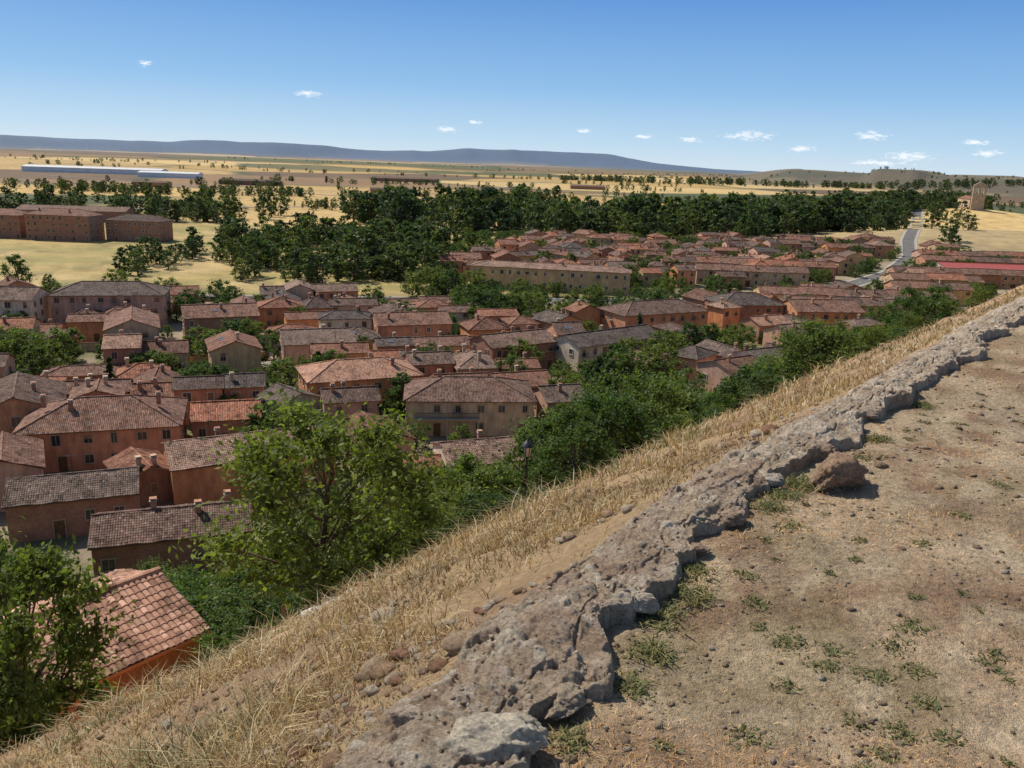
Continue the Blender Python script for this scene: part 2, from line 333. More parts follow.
x,y,r,s=scat(7000,2,34,-45,40,lambda s,a,x,y,r:(s>.3)&(s<25)&(fbm(x/1.2,y/1.2,3,62)>.5))
S=rng.exponential(.014,len(x))+.008;S=np.minimum(S,.13)
pc=np.array([(.54,.38,.24),(.46,.29,.17),(.62,.5,.37),(.4,.22,.13)])[rng.integers(0,4,len(x))]
scatter_rocks('slope_stones',np.stack([x,y,height(x,y)+S*.2],1),S,pc,I1,63)
n=60;x=-3.95+rng.normal(0,.5,n);y=17.4+rng.normal(0,.3,n);S=rng.uniform(.12,.34,n)
scatter_rocks('pale_rubble_pile',np.stack([x,y,height(x,y)+.2],1),S,np.tile([.76,.70,.62],(n,1))*rng.uniform(.75,1.1,(n,1)),I2,64)
# ---------------------------------------------------------------- blades
def blades(name,x,y,z,hgt,wid,col,lean,mat,seed):
    n=len(x);r=np.random.default_rng(seed);az=r.uniform(0,6.28,n);la=r.uniform(0,6.28,n)
    B=np.stack([x,y,z],1);dx=np.stack([np.cos(az)*wid,np.sin(az)*wid,np.zeros(n)],1)
    ld=np.stack([np.cos(la),np.sin(la),np.zeros(n)],1)*(lean*hgt)[:,None]
    up=np.array([0,0,1.])*hgt[:,None]
    m=B+up*.55+ld*.3;t=B+up*(1-.35*lean[:,None])+ld
    V=np.stack([B-dx,B+dx,m-dx*.75,m+dx*.75,t],1).reshape(-1,3)
    k=(np.arange(n)*5)[:,None,None];F=(np.array([[0,1,3],[0,3,2],[2,3,4]])[None]+k).reshape(-1,3)
    C=np.repeat(col,5,0)
    return mk(name,V,F,[mat],C)
def straw(n):
    p=np.array([(.56,.38,.185),(.64,.47,.25),(.47,.31,.145),(.36,.235,.12),(.68,.54,.33)])[rng.integers(0,5,n)]
    return p*rng.uniform(.75,1.15,(n,1))
x,y,r,s=scat(260000,1.5,36,-48,42,lambda s,a,x,y,r:(s>.17)&(s<27)&(rng.random(len(s))<np.clip((fbm(x*1.1+y*.2,y*1.1,4,70)-.40)*6,.04,1)))
tuf=fbm(x*2.2,y*2.2,2,77)
hg=(.03+.17*rng.random(len(x))**1.7)*(.3+1.2*fbm(x/1.5,y/1.5,3,71))*(1+.8*sm(3,10,s))*(.45+.55*sm(.2,1.2,s))*(.5+1.1*sm(.4,.7,tuf))
hg=np.where(np.hypot(x+3.95,y-17)<1.4,hg*.2,hg)
c=straw(len(x))*(.75+.4*sm(.35,.65,tuf))[:,None];gr=(fbm(x/2.2,y/2.2,3,72)>.63)&(rng.random(len(x))<.4);c[gr]=np.array([.18,.19,.07])*rng.uniform(.7,1.3,(gr.sum(),1))
blades('dry_grass',x,y,height(x,y)-.01,hg,.0011+.0006*r,c,rng.uniform(.3,1.5,len(x)),M_grass,73)
x,y,r,s=scat(120000,1.6,14,-5,50,lambda s,a,x,y,r:(s<-.17)&(rng.random(len(s))<np.clip((fbm(x*1.6,y*1.6,3,74)-.40)*3,.05,.8)))
hg=.006+.02*rng.random(len(x))**2
blades('dry_grass_stubble',x,y,height(x,y)-.002,hg,.0006+.0003*r,straw(len(x))*.9,rng.uniform(.8,3.,len(x)),M_grass,75)
def weeds(name,spots,seed,per=150):
    r=np.random.default_rng(seed);xs=[];ys=[];hs=[];ws=[]
    for (wx,wy,rad,hh) in spots:
        n=int(per*(rad/.1)**1.3);q=rad*r.random(n)**.7*r.uniform(.5,1.2,n);t=r.uniform(0,6.28,n)
        xs.append(wx+q*np.cos(t));ys.append(wy+q*np.sin(t));hs.append(hh*r.uniform(.4,1.2,n));ws.append(r.uniform(.0025,.005,n))
    x=np.concatenate(xs);y=np.concatenate(ys);h=np.concatenate(hs);w_=np.concatenate(ws)
    c=np.array([(.10,.125,.055),(.13,.15,.065),(.085,.11,.045),(.2,.19,.10)])[r.integers(0,4,len(x))]
    blades(name,x,y,height(x,y)-.002,h,w_,c,r.uniform(.8,2.4,len(x)),M_grass,seed)
sp=[]
for _ in range(90):
    rr=1.9+6*rng.random()**1.1;az=math.radians(rng.uniform(8,36));X0=rr*math.sin(az);Y0=rr*math.cos(az)
    ss,_a=sa(np.array([X0]),np.array([Y0]))
    if ss[0]<-.3: sp.append((X0,Y0,rng.uniform(.02,.08),.018))
sp+=[(1.02,2.65,.09,.02),(1.1,2.5,.07,.02),(1.25,2.45,.08,.02),(1.35,2.3,.06,.02),(.98,2.9,.07,.02),(1.5,2.75,.08,.02),(1.2,2.15,.07,.02),(1.16,2.6,.05,.02),(1.4,2.5,.06,.02)]
weeds('path_weeds',sp,80)
weeds('wall_foot_weeds',[(.42,2.35,.08,.03),(.52,2.55,.1,.04),(.58,2.8,.12,.04),(.72,2.95,.12,.04),(.2,2.05,.08,.03),(.78,3.15,.1,.03),(1.40,4.0,.12,.05),(1.55,4.2,.12,.06),(1.28,3.8,.1,.04),(2.3,5.0,.1,.04),(3.0,5.9,.1,.04)],81,190)
# ---------------------------------------------------------------- trees
def tube(P,R,seg=6):
    V=[];F=[]
    for k,(p,r) in enumerate(zip(P,R)):
        d=(P[min(k+1,len(P)-1)]-P[max(k-1,0)]);d=d/(np.linalg.norm(d)+1e-9)
        u=np.cross(d,[.3,.9,.1]);u/=np.linalg.norm(u);v=np.cross(d,u)
        for q in range(seg):
            a=6.283*q/seg;V.append(p+r*(math.cos(a)*u+math.sin(a)*v))
    for k in range(len(P)-1):
        for q in range(seg):
            F.append((k*seg+q,k*seg+(q+1)%seg,(k+1)*seg+(q+1)%seg,(k+1)*seg+q))
    return np.array(V),np.array(F)
def make_tree(name,seed,H,Wd,trunk,nclump,nleaf,ls,col,mat,shape='round',tr=.03,cs=1.):
    r=np.random.default_rng(seed);VV=[];FF=[];MI=[];CC=[];off=0
    def add(V,F,mi,c):
        nonlocal off
        VV.append(V);FF.append(F+off);MI.append(np.full(len(F),mi));CC.append(c);off+=len(V)
    bend=r.normal(0,.06,2)*H
    n=7;P=[np.array([bend[0]*(k/n)**2+r.normal(0,.01)*H,bend[1]*(k/n)**2,H*.86*k/n]) for k in range(n+1)]
    R=[H*tr*(1-.85*k/n)*(1.35 if k==0 else 1) for k in range(n+1)]
    V,F=tube(P,R,7);add(V,F,0,np.tile([.1,.08,.05],(len(V),1)))
    cen=[]
    for k in range(nclump):
        t=(k+.5)/nclump;hh=trunk+(1-trunk)*(t**.85)
        if shape=='round': rad=Wd/2*math.sqrt(max(.05,1-((hh-(trunk+(1-trunk)*.42))/((1-trunk)*.62))**2))
        elif shape=='tall': rad=Wd/2*(math.sin(math.pi*min(1,max(0,(hh-trunk*.6)/(1.02-trunk*.6))))**.6+.08)
        else: rad=Wd/2*(1.05-hh)
        a=k*2.4+r.uniform(-.6,.6);q=rad*math.sqrt(r.uniform(.15,1.0))
        c=np.array([math.cos(a)*q+bend[0]*hh*hh,math.sin(a)*q+bend[1]*hh*hh,H*hh*r.uniform(.93,1.04)])
        cr=Wd*r.uniform(.10,.2)*(1.25-.5*t)*cs;cen.append((c,cr))
        hb=max(.15,hh-.22-r.random()*.12)
        p0=np.array([bend[0]*hb*hb,bend[1]*hb*hb,H*hb*.86]);pm=p0*.45+c*.55+np.array([0,0,-.03*H])
        V,F=tube([p0,pm,c],[H*tr*.38*(1.1-hb),H*tr*.22*(1.1-hb)+.003,.002],4);add(V,F,0,np.tile([.1,.08,.05],(len(V),1)))
    per=nleaf//nclump
    for (c,cr) in cen:
        m=int(per*r.uniform(.6,1.4));d=r.normal(size=(m,3));d/=np.linalg.norm(d,axis=1)[:,None]
        rad=cr*(r.random(m)**.45)*(1+.35*r.normal(size=m))
        tw=r.normal(size=(9,3));tw/=np.linalg.norm(tw,axis=1)[:,None];ti=r.integers(0,9,m)
        pt=c+(d*.55+tw[ti]*.75)*rad[:,None]*np.array([1.1,1.1,.85])
        pt[:,2]=np.maximum(pt[:,2],.05*H)
        nrm=r.normal(size=(m,3))+np.array([0,0,.5]);nrm/=np.linalg.norm(nrm,axis=1)[:,None]
        u=np.cross(nrm,r.normal(size=(m,3)));u/=np.linalg.norm(u,axis=1)[:,None];v=np.cross(nrm,u)
        s_=(ls*r.uniform(.6,1.3,m))[:,None]
        V=np.stack([pt-u*s_,pt-v*s_*.5,pt+u*s_,pt+v*s_*.5],1).reshape(-1,3)
        F=np.arange(m*4).reshape(-1,4)
        cb=np.array(col)*r.uniform(.7,1.3);cl=cb*r.uniform(.65,1.35,(m,1))*np.array([1,1,1])
        add(V,F,1,np.repeat(cl,4,0))
    ob=mk(name,np.concatenate(VV),np.concatenate(FF),[M_bark,mat],np.concatenate(CC),matidx=np.concatenate(MI),link=False)
    return ob.data
GN=(.095,.135,.042);GM=(.088,.125,.043);GF=(.075,.108,.045)
NEAR=[make_tree('t',100+k,1,.8+.1*(k%3),.2,38,15000,.016,GN,M_leaf,'round',.022,1.08) for k in range(5)]
FEATH=[make_tree('t',130+k,1,.62,.1,30,9000,.0145,(.12,.17,.05),M_leaf,'tall',.016) for k in range(3)]
MID=[make_tree('t',150+k,1,.75+.1*k,.12,26,3600,.031,GM,M_leaf,'round',.025) for k in range(4)]
CYP=[make_tree('t',170+k,1,.3,.02,26,3500,.026,(.05,.075,.035),M_leaf2,'cone',.02) for k in range(2)]
FAR=[make_tree('t',180+k,1,(.85,.7,.9,.5,.42)[k],.08,18,900,.052,(GF,(.10,.135,.048),(.06,.09,.042),(.11,.145,.052),GF)[k],M_leaf2,'round' if k<3 else 'tall',.03) for k in range(5)]
def put(name,me,x,y,H,W=1.,z=None,parent=None):
    ob=bpy.data.objects.new(name,me);COL.objects.link(ob)
    ob.location=(x,y,(hz(x,y) if z is None else z)-.05);ob.rotation_euler=(0,0,random.uniform(0,6.28));ob.scale=(H*W,H*W,H)
    if parent: ob.parent=parent
    return ob
for k,(x,y,H,W) in enumerate([(-11.2,17.0,6.3,.8),(-14.0,18.2,5.8,.8),(-5.2,21.6,5.9,1.05)]): put('deciduous_tree',NEAR[k],x,y,H,W)
for (x,y,H,W) in [(-14.2,34.5,6.8,1.1),(-17.5,36,7,1.1),(-10.8,35.5,6.8,1.0),(-11.9,39,7.4,1.1),(-7.2,31,5.6,1.1),(-3.2,32.5,5.0,1.1),(-5.0,36,6.6,1.1),(-1.9,37.5,5.2,1.1),(-22,38,7.4,1),(-16.5,41,7.4,1.1),(-8.8,27.5,3.6,1.3),(-11.2,31.5,5,1.2),(-2.6,41,6.5,1),(-7.5,25,2.6,1.4),(-3,28,3.2,1.3),(-19,45,8,1.1),(-24,48,8,1.1),
 (-24,66,6,1.1),(-30,65,6.4,1.2),(-36,64,6,1.1),(-42,67,6.5,1.2),(-20,62,6,1.2),(-27,59,6,1.1),(-33,58,5.5,1.2),(-16,66,6,1.1),(-47,70,6,1.1),(-22,70,5,1.2),(-12,72,6,1.1),(-8,78,6,1.2),(3.5,40,5.5,1.1),(5,44,6.5,1.1),(8,47,6.8,1.1),(2.5,46,7,1.1)]:
    put('deciduous_tree',random.choice(NEAR),x,y,H,W)
for _ in range(86):
    s=random.uniform(23,50);a=random.uniform(40,128)
    x=n_[0]*s+d_[0]*a;y=n_[1]*s+d_[1]*a+2
    if s<34 and abs(x-.8)<3 and y<37: continue
    put(random.choice(['deciduous_tree','acacia_tree']),random.choice(FEATH+NEAR+MID),x,y,random.uniform(3.8,8) if 50<a<112 else random.uniform(3.4,5.6),random.uniform(.95,1.3))
for _ in range(50):
    s=random.uniform(44,63);a=random.uniform(2,60)
    x=n_[0]*s+d_[0]*a;y=n_[1]*s+d_[1]*a+2
    put('deciduous_tree',random.choice(NEAR+MID),x,y,random.uniform(4.5,7.0),random.uniform(1,1.25))
for _ in range(34):
    s=random.uniform(40,56);a=random.uniform(128,230)
    x=n_[0]*s+d_[0]*a;y=n_[1]*s+d_[1]*a+2
    put('deciduous_tree',random.choice(MID),x,y,random.uniform(2.5,5),1.2)
for _ in range(80):
    s=random.uniform(13,26);a=random.uniform(12,90);x=n_[0]*s+d_[0]*a;y=n_[1]*s+d_[1]*a+1
    if abs(x+4.2)<2.4 and y<20: continue
    put('shrub',random.choice(FEATH+MID),x,y,random.uniform(.5,1.7),random.uniform(1.2,1.8))
# ---------------------------------------------------------------- houses
class MB:
    def __init__(s): s.v=[];s.f=[];s.m=[];s.uv=[]
    def poly(s,pts,mi=0,uv=None):
        o=len(s.v);s.v+=[tuple(p) for p in pts];s.f.append(tuple(range(o,o+len(pts))));s.m.append(mi);s.uv.append(uv or [(0,0)]*len(pts))
    def box(s,c,d,mi=0,R=None):
        o=len(s.v);hx,hy,hz_=d[0]/2,d[1]/2,d[2]/2
        for (a,b,e) in((-1,-1,-1),(1,-1,-1),(1,1,-1),(-1,1,-1),(-1,-1,1),(1,-1,1),(1,1,1),(-1,1,1)):
            p=(a*hx,b*hy,e*hz_)
            if R: p=(p[0]*R[0]-p[1]*R[1],p[0]*R[1]+p[1]*R[0],p[2])
            s.v.append((c[0]+p[0],c[1]+p[1],c[2]+p[2]))
        for q in((0,3,2,1),(4,5,6,7),(0,1,5,4),(1,2,6,5),(2,3,7,6),(3,0,4,7)): s.f.append(tuple(o+k for k in q));s.m.append(mi);s.uv.append([(0,0)]*4)
    def grid(s,P,UV,mi=0):
        nx,ny=P.shape[:2];o=len(s.v);s.v+=[tuple(p) for p in P.reshape(-1,3)]
        for i in range(nx-1):
            for j in range(ny-1):
                s.f.append((o+i*ny+j,o+(i+1)*ny+j,o+(i+1)*ny+j+1,o+i*ny+j+1));s.m.append(mi)
                s.uv.append([tuple(UV[i,j]),tuple(UV[i+1,j]),tuple(UV[i+1,j+1]),tuple(UV[i,j+1])])
    def obj(s,name,mats,parent=None):
        if not s.v: return None
        me=bpy.data.meshes.new(name);me.from_pydata(s.v,[],s.f)
        for m in mats: me.materials.append(m)
        me.polygons.foreach_set('material_index',s.m)
        ul=me.uv_layers.new(name='UVMap');ul.data.foreach_set('uv',np.array([c for u in s.uv for c in u],np.float32).ravel())
        me.update();ob=bpy.data.objects.new(name,me);COL.objects.link(ob)
        if parent: ob.parent=parent
        return ob
def rect_uv(p):
    p=[Vector(q) for q in p];e=(p[1]-p[0]).normalized();nrm=e.cross(p[-1]-p[0]).normalized();v=nrm.cross(e)
    return [((q-p[0]).dot(e),(q-p[0]).dot(v)) for q in p]
occ=[]
def overlap(cx,cy,L,D,rot,pad=.4):
    c,s=math.cos(rot),math.sin(rot)
    def pts(cx,cy,L,D,c,s,k=4):
        return [(cx+(L/2*a)*c-(D/2*b)*s,cy+(L/2*a)*s+(D/2*b)*c) for a in(-1,-.5,0,.5,1) for b in(-1,0,1)]
    P=pts(cx,cy,L,D,c,s)
    for (ox,oy,oL,oD,orr) in occ:
        if math.hypot(ox-cx,oy-cy)>(L+oL+D+oD)/2: continue
        oc,os_=math.cos(orr),math.sin(orr)
        for (px,py) in P:
            u=(px-ox)*oc+(py-oy)*os_;v=-(px-ox)*os_+(py-oy)*oc
            if abs(u)<oL/2+pad and abs(v)<oD/2+pad: return True
        for (px,py) in pts(ox,oy,oL,oD,oc,os_):
            u=(px-cx)*c+(py-cy)*s;v=-(px-cx)*s+(py-cy)*c
            if abs(u)<L/2+pad and abs(v)<D/2+pad: return True
    return False
def house(cx,cy,L,D,h,rotd,kind='gable',wall=0,roof=0,pitch=20,detail=False,name='tiled_roof_house',z=0.,win=True,chim=None,balc=False,frame=None,skirt=0.,wmat=None,rmat=None):
    rot=math.radians(rotd);occ.append((cx,cy,L,D,rot));R=random.Random(int(cx*31+cy*17))
    E=bpy.data.objects.new(name,None);COL.objects.link(E);E.location=(cx,cy,z);E.rotation_euler=(0,0,rot)
    wm=wmat or PL[wall];tp=math.tan(math.radians(pitch));rise=tp*D/2
    W=MB();a,b=L/2,D/2;zb=-.6-skirt
    if kind=='gable':
        W.poly([(-a,-b,zb),(a,-b,zb),(a,-b,h),(-a,-b,h)]);W.poly([(a,b,zb),(-a,b,zb),(-a,b,h),(a,b,h)])
        W.poly([(a,-b,zb),(a,b,zb),(a,b,h),(a,0,h+rise),(a,-b,h)]);W.poly([(-a,b,zb),(-a,-b,zb),(-a,-b,h),(-a,0,h+rise),(-a,b,h)])
    else:
        W.box((0,0,(h+zb)/2),(L,D,h-zb))
    W.obj('walls',[wm],E)
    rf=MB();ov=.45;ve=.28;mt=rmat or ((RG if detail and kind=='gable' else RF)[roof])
    def capline(p,q,r=.13):
        p=Vector(p);q=Vector(q);d=(q-p).normalized();u=d.cross(Vector((0,0,1))).normalized();w_=u.cross(d);k0=[]
        for e in(p,q): k0.append([e+u*(r*math.cos(t))+w_*(r*math.sin(t)) for t in(0,.8,1.57,2.34,3.14)])
        ln=(q-p).length
        for k in range(4): rf.poly([k0[0][k],k0[1][k],k0[1][k+1],k0[0][k+1]],0,[(.06+k*.04,0),(.06+k*.04,ln),(.1+k*.04,ln),(.1+k*.04,0)])
    if kind=='gable':
        A_=a+ve;B_=b+ov;zr=h+rise+.14;ze=zr-tp*B_;th=.13
        for sg in(-1,1):
            p=[(-A_,sg*B_,ze),(A_,sg*B_,ze),(A_,0,zr),(-A_,0,zr)]
            if sg>0: p=[p[1],p[0],p[3],p[2]]
            rf.poly(p,0,rect_uv(p));q=[(x,y,zz-th) for x,y,zz in p];rf.poly(q[::-1],1)
            rf.poly([q[0],q[1],p[1],p[0]],1);rf.poly([q[1],q[2],p[2],p[1]],1);rf.poly([q[3],q[0],p[0],p[3]],1)
            if detail:
                sl=math.hypot(B_,zr-ze);nxx=int(2*A_/.24*6);nrow=max(2,int(sl/.36))
                us=np.linspace(0,2*A_,nxx);vs=[];st=[]
                for k in range(nrow): vs+=[k*sl/nrow,(k+.97)*sl/nrow];st+=[0.0,.03]
                vs=np.array(vs);st=np.array(st);U,Vv=np.meshgrid(us,vs,indexing='ij')
                col=np.floor(U/.24);hh=.02+.06*np.abs(np.sin(np.pi*U/.24))**.8+st[None]+(h2(col,np.floor(Vv/.36),int(cx*9)%97)-.5)*.035+(vn(U*.7,Vv*.7,5)-.5)*.16
                yy=sg*(Vv/sl*B_);zz=zr-(Vv/sl)*(zr-ze)+hh
                if sg>0: P=np.stack([U-A_,yy,zz],-1)
                else: P=np.stack([A_-U,yy,zz],-1)
                rf.grid(P,np.stack([U,Vv],-1),0)
        capline((-A_,0,zr+.02),(A_,0,zr+.02),.16)
    else:
        A_=a+ov;B_=b+ov;zr=h+rise+.12;ze=h-tp*ov+.12;ra=max(.4,A_-B_)
        c4=[(-A_,-B_,ze),(A_,-B_,ze),(A_,B_,ze),(-A_,B_,ze)];r1=(-ra,0,zr);r2=(ra,0,zr)
        for p in([c4[0],c4[1],r2,r1],[c4[2],c4[3],r1,r2],[c4[1],c4[2],r2],[c4[3],c4[0],r1]): rf.poly(p,0,rect_uv(p))
        lo=[(x,y,zz-.14) for x,y,zz in c4];rf.poly(lo[::-1],1)
        for k in range(4): rf.poly([lo[k],lo[(k+1)%4],c4[(k+1)%4],c4[k]],1)
        for q in((c4[0],r1),(c4[3],r1),(c4[1],r2),(c4[2],r2),(r1,r2)): capline(q[0],q[1],.14)
    rf.obj('roof',[mt,M_wood if h>4 else wm],E)
    if win:
        w=MB();st=max(1,int(h/2.6));sh=h/st;far=math.hypot(cx,cy)>330
        for (fx,fy,nx,ny,ln) in((0,-b,0,-1,L),(0,b,0,1,L),(-a,0,-1,0,D),(a,0,1,0,D)):
            if far and ny>0: continue
            n=max(1,int(ln/2.9)) if abs(ny) else max(1,int(ln/3.6))
            for fl in range(st):
                for k in range(n):
                    if R.random()<(.2 if abs(ny) else .4): continue
                    q=(-ln/2+(k+.5)*ln/n)+R.uniform(-.3,.3);ww=R.choice([.7,.9,1.0,1.15]);wh=R.choice([1.05,1.25,1.4]) if fl else 1.15;zc=fl*sh+sh*.55
                    door=(fl==0 and k%3==1 and abs(ny))
                    if door: ww=R.choice([1.1,1.1,2.2]);wh=2.1;zc=1.05
                    px=fx+(q if nx==0 else 0);py=fy+(q if ny==0 else 0)
                    def bx(dn,da,zc_,wd,hh,dp,mi):
                        c=(px+nx*dn+(da if nx==0 else 0),py+ny*dn+(da if ny==0 else 0),zc_)
                        w.box(c,(wd,dp,hh) if nx==0 else (dp,wd,hh),mi)
                    fm=0
                    bx(.03,-(ww/2+.05),zc,.1,wh,.12,fm);bx(.03,(ww/2+.05),zc,.1,wh,.12,fm)
                    bx(.03,0,zc+wh/2+.06,ww+.26,.12,.13,fm)
                    if not door: bx(.05,0,zc-wh/2-.05,ww+.3,.1,.2,fm)
                    if door: bx(.012,0,zc,ww,wh,.02,2)
                    else:
                        bx(.010,0,zc,ww,wh,.02,1)
                        if not far: bx(.022,0,zc,.05,wh,.03,fm)
                        rr=R.random()
                        if rr<.35: bx(.024,0,zc+wh*.25,ww,wh*.5,.036,3)
                        elif rr<.45: bx(.024,0,zc,ww,wh,.036,3)
                    if fl>0 and R.random()<.12 and not far:
                        bx(.4,0,zc-wh/2-.12,ww+.8,.1,.75,4)
                        for u_ in np.linspace(-(ww+.7)/2,(ww+.7)/2,9): bx(.74,u_,zc-wh/2+.38,.03,.9,.03,5)
                        bx(.74,0,zc-wh/2+.85,ww+.74,.04,.04,5)
        w.obj('windows_and_doors',[frame or (M_framew if R.random()<.25 else M_frame),M_glass,M_wood,M_shut,M_kerb,M_iron],E)
    nch=R.choice([0,1,1,2]) if chim is None else chim
    c=MB()
    for k in range(nch):
        qx=R.uniform(-a*.8,a*.8);qy=R.choice([-1,1])*R.uniform(.6,b*.5);zz=h+rise-abs(qy)*tp
        c.box((qx,qy,zz+.35),(.55,.55,1.5),0);c.box((qx,qy,zz+1.13),(.75,.75,.09),1)
        for ox in(-.16,.16):
            for oy in(-.16,.16): c.box((qx+ox,qy+oy,zz+1.27),(.1,.1,.2),0)
        c.box((qx,qy,zz+1.41),(.7,.7,.08),0)
    if R.random()<.4 and math.hypot(cx,cy)<260:
        qx=R.uniform(-a*.7,a*.7);zz=h+rise;c.box((qx,0,zz+1.2),(.05,.05,2.4),2)
        for e in range(5): c.box((qx+.25*e-.5,0,zz+2.3),(.02,.7-.08*e,.02),2)
        c.box((qx,0,zz+2.3),(1.3,.03,.03),2)
    if R.random()<.2 and math.hypot(cx,cy)<220 and chim is None:
        for q in range(R.choice([1,2])):
            qx=R.uniform(-a*.6,a*.6);qy=-b*.5;zz=h+rise-abs(qy)*tp+.24
            c.poly([(qx-.35,qy-.5,zz-.5*tp),(qx+.35,qy-.5,zz-.5*tp),(qx+.35,qy+.5,zz+.5*tp),(qx-.35,qy+.5,zz+.5*tp)],3)
    c.obj('chimney',[PL[R.choice([0,4,2])],M_kerb,M_iron,M_rlight],E)
    if balc:
        k=MB();k.box((-L*.18,-b-.55,h*.52),(L*.5,1.1,.16),0)
        for u_ in np.linspace(-L*.43,L*.07,34): k.box((u_,-b-1.05,h*.52+.55),(.04,.04,.95),1)
        k.box((-L*.18,-b-1.05,h*.52+1.05),(L*.5,.06,.06),1)
        for u_ in(-L*.42,-L*.18,L*.06): k.box((u_,-b-.98,h*.25),(.22,.22,h*.5),0)
        k.obj('balcony',[M_kerb,M_iron],E)
    return E
H=house
H(-17.6,26.2,11,6.2,3.6,52,'gable',5,2,20,True,'brick_shed',z=20.6,win=False,chim=0,skirt=3)
H(-34.5,80,15,8,4.6,20,'gable',4,1,20,True,chim=3)
H(-34,103,20,10,4.9,28,'gable',5,2,19,True,chim=1)
H(-7,131,20,12,5.8,6,'hip',2,1,20,chim=1,balc=True)
H(-26.5,140,19,11,6.2,24,'hip',5,2,20)
H(-57,112,20,13,5.6,18,'hip',0,1,22,chim=3)
H(-73,118,15,12,5.6,-62,'gable',0,1,20,True)
H(-2,107,15,9,4.2,20,'gable',3,3,19,True,chim=1)
H(-19.5,113,10,8,4.2,-60,'gable',6,0,20,True)
H(-12,104,10,6,3.0,12,'gable',0,0,18,True,win=False)
H(-49.5,89,13,8,4.4,22,'gable',4,3,20,True)
H(-62,96,11,8,4.8,-60,'gable',6,1,20,True)
H(-46,98,8,6,3.6,-50,'gable',0,0,20,True)
H(-99,203,25,12,8.0,14,'hip',6,3,21)
H(-121,192,20,11,7.8,8,'gable',3,3,20)
H(-68,190,16,10,6,24,'gable',4,1,21);H(-82,176,16,10,6,-66,'gable',2,1,21)
H(-40,166,14,10,6.0,20,'gable',6,2,20);H(-55,160,11,9,5.6,-66,'gable',1,0,20)
H(-24,190,17,10,5.8,20,'gable',0,1,20)
H(0,171,16,9,6.0,34,'gable',4,3,20);H(20,177,24,9,6.0,38,'gable',3,3,20)
H(36,214,26,12,6.4,28,'hip',0,1,20);H(64,232,18,12,6.5,10,'hip',4,3,22);H(84,228,19,12,6.0,8,'gable',5,1,20)
H(12,287,54,9.5,7.4,-7,'hip',1,2,15,name='long_arcaded_building',chim=4,frame=M_framew)
H(201,362,40,16,5,0,'gable',7,0,10,rmat=M_redroof,name='red_roofed_hall')
for (x,y,L,h) in((-246,396,34,10.5),(-210,392,30,11.5),(-179,400,26,9.5)): H(x,y,L,13,h,-3,'hip',4,1,20,name='brick_apartment_block')
H(-260,500,60,20,6,8,'gable',4,3,12,name='farm_shed',win=False)
H(-700,1420,220,36,8,5,'gable',7,2,8,name='white_warehouse',win=False,wmat=M_metalw,rmat=M_metalroof,chim=0,z=hz(-700,1420))
H(-540,1330,90,30,7,5,'gable',7,2,8,name='white_warehouse',win=False,wmat=M_metalw,rmat=M_metalroof,chim=0,z=hz(-540,1330))
for (x,y,L,D) in((-360,1150,80,18),(-150,1010,50,16),(-210,1600,120,20),(-420,980,40,14),(120,1500,60,18)): H(x,y,L,D,5.5,random.uniform(-8,12),'gable',4,3,12,name='farm_shed',win=False,chim=0,z=hz(x,y))
parks=[(-6,224,13),(-48,147,9),(18,152,11),(-92,154,12),(-20,262,16),(60,272,14),(-8,118,6),(30,190,7),(8,244,20),(34,246,16),(-75,215,7),(52,196,8),(-62,178,6)]
def S(x,y): return float(sa(np.array([x]),np.array([y]))[0][0])
def _sd(x,y,a,b):
    ax,ay=a;bx,by=b;t=max(0,min(1,((x-ax)*(bx-ax)+(y-ay)*(by-ay))/((bx-ax)**2+(by-ay)**2)));return math.hypot(x-ax-t*(bx-ax),y-ay-t*(by-ay))
ROAD=[(-190,229),(-60,250),(10,261),(60,271),(110,300),(165,370),(210,450),(240,520),(300,640),(420,900)]
def rd(x,y): return min(_sd(x,y,ROAD[k],ROAD[k+1]) for k in range(len(ROAD)-1))
RR=random.Random(4)
for (y0,xa,xb,rt,hh,wl) in [(240,80,112,4,5.6,(1,2)),(262,76,150,0,5.4,(1,1,5)),(286,128,190,-2,5.6,(1,0,2)),(310,138,215,-2,5.6,(1,1,2)),(336,150,232,-2,5.4,(4,0,4)),(388,186,255,0,5.4,(1,0,4)),(414,196,270,2,5.6,(4,6,1)),(318,68,104,-4,5.6,(1,2,1)),(344,60,128,-4,5.4,(4,1,0))]:
    x=xa;w_=RR.choice(wl);rf_=RR.choice([0,1,1,2])
    while x<xb:
        L=RR.choice([6.5,7,7,13]);cxx=x+L/2;cyy=y0+math.tan(math.radians(rt))*(cxx-xa)
        if rd(cxx,cyy)>8 and S(cxx,cyy)>60: H(cxx,cyy,L-.02,9,hh+RR.uniform(-.25,.25),rt,'gable',RR.choice([w_,w_,w_,RR.choice(wl)]),RR.choice([rf_,rf_,1]),19,chim=RR.choice([0,1]))
        x+=L
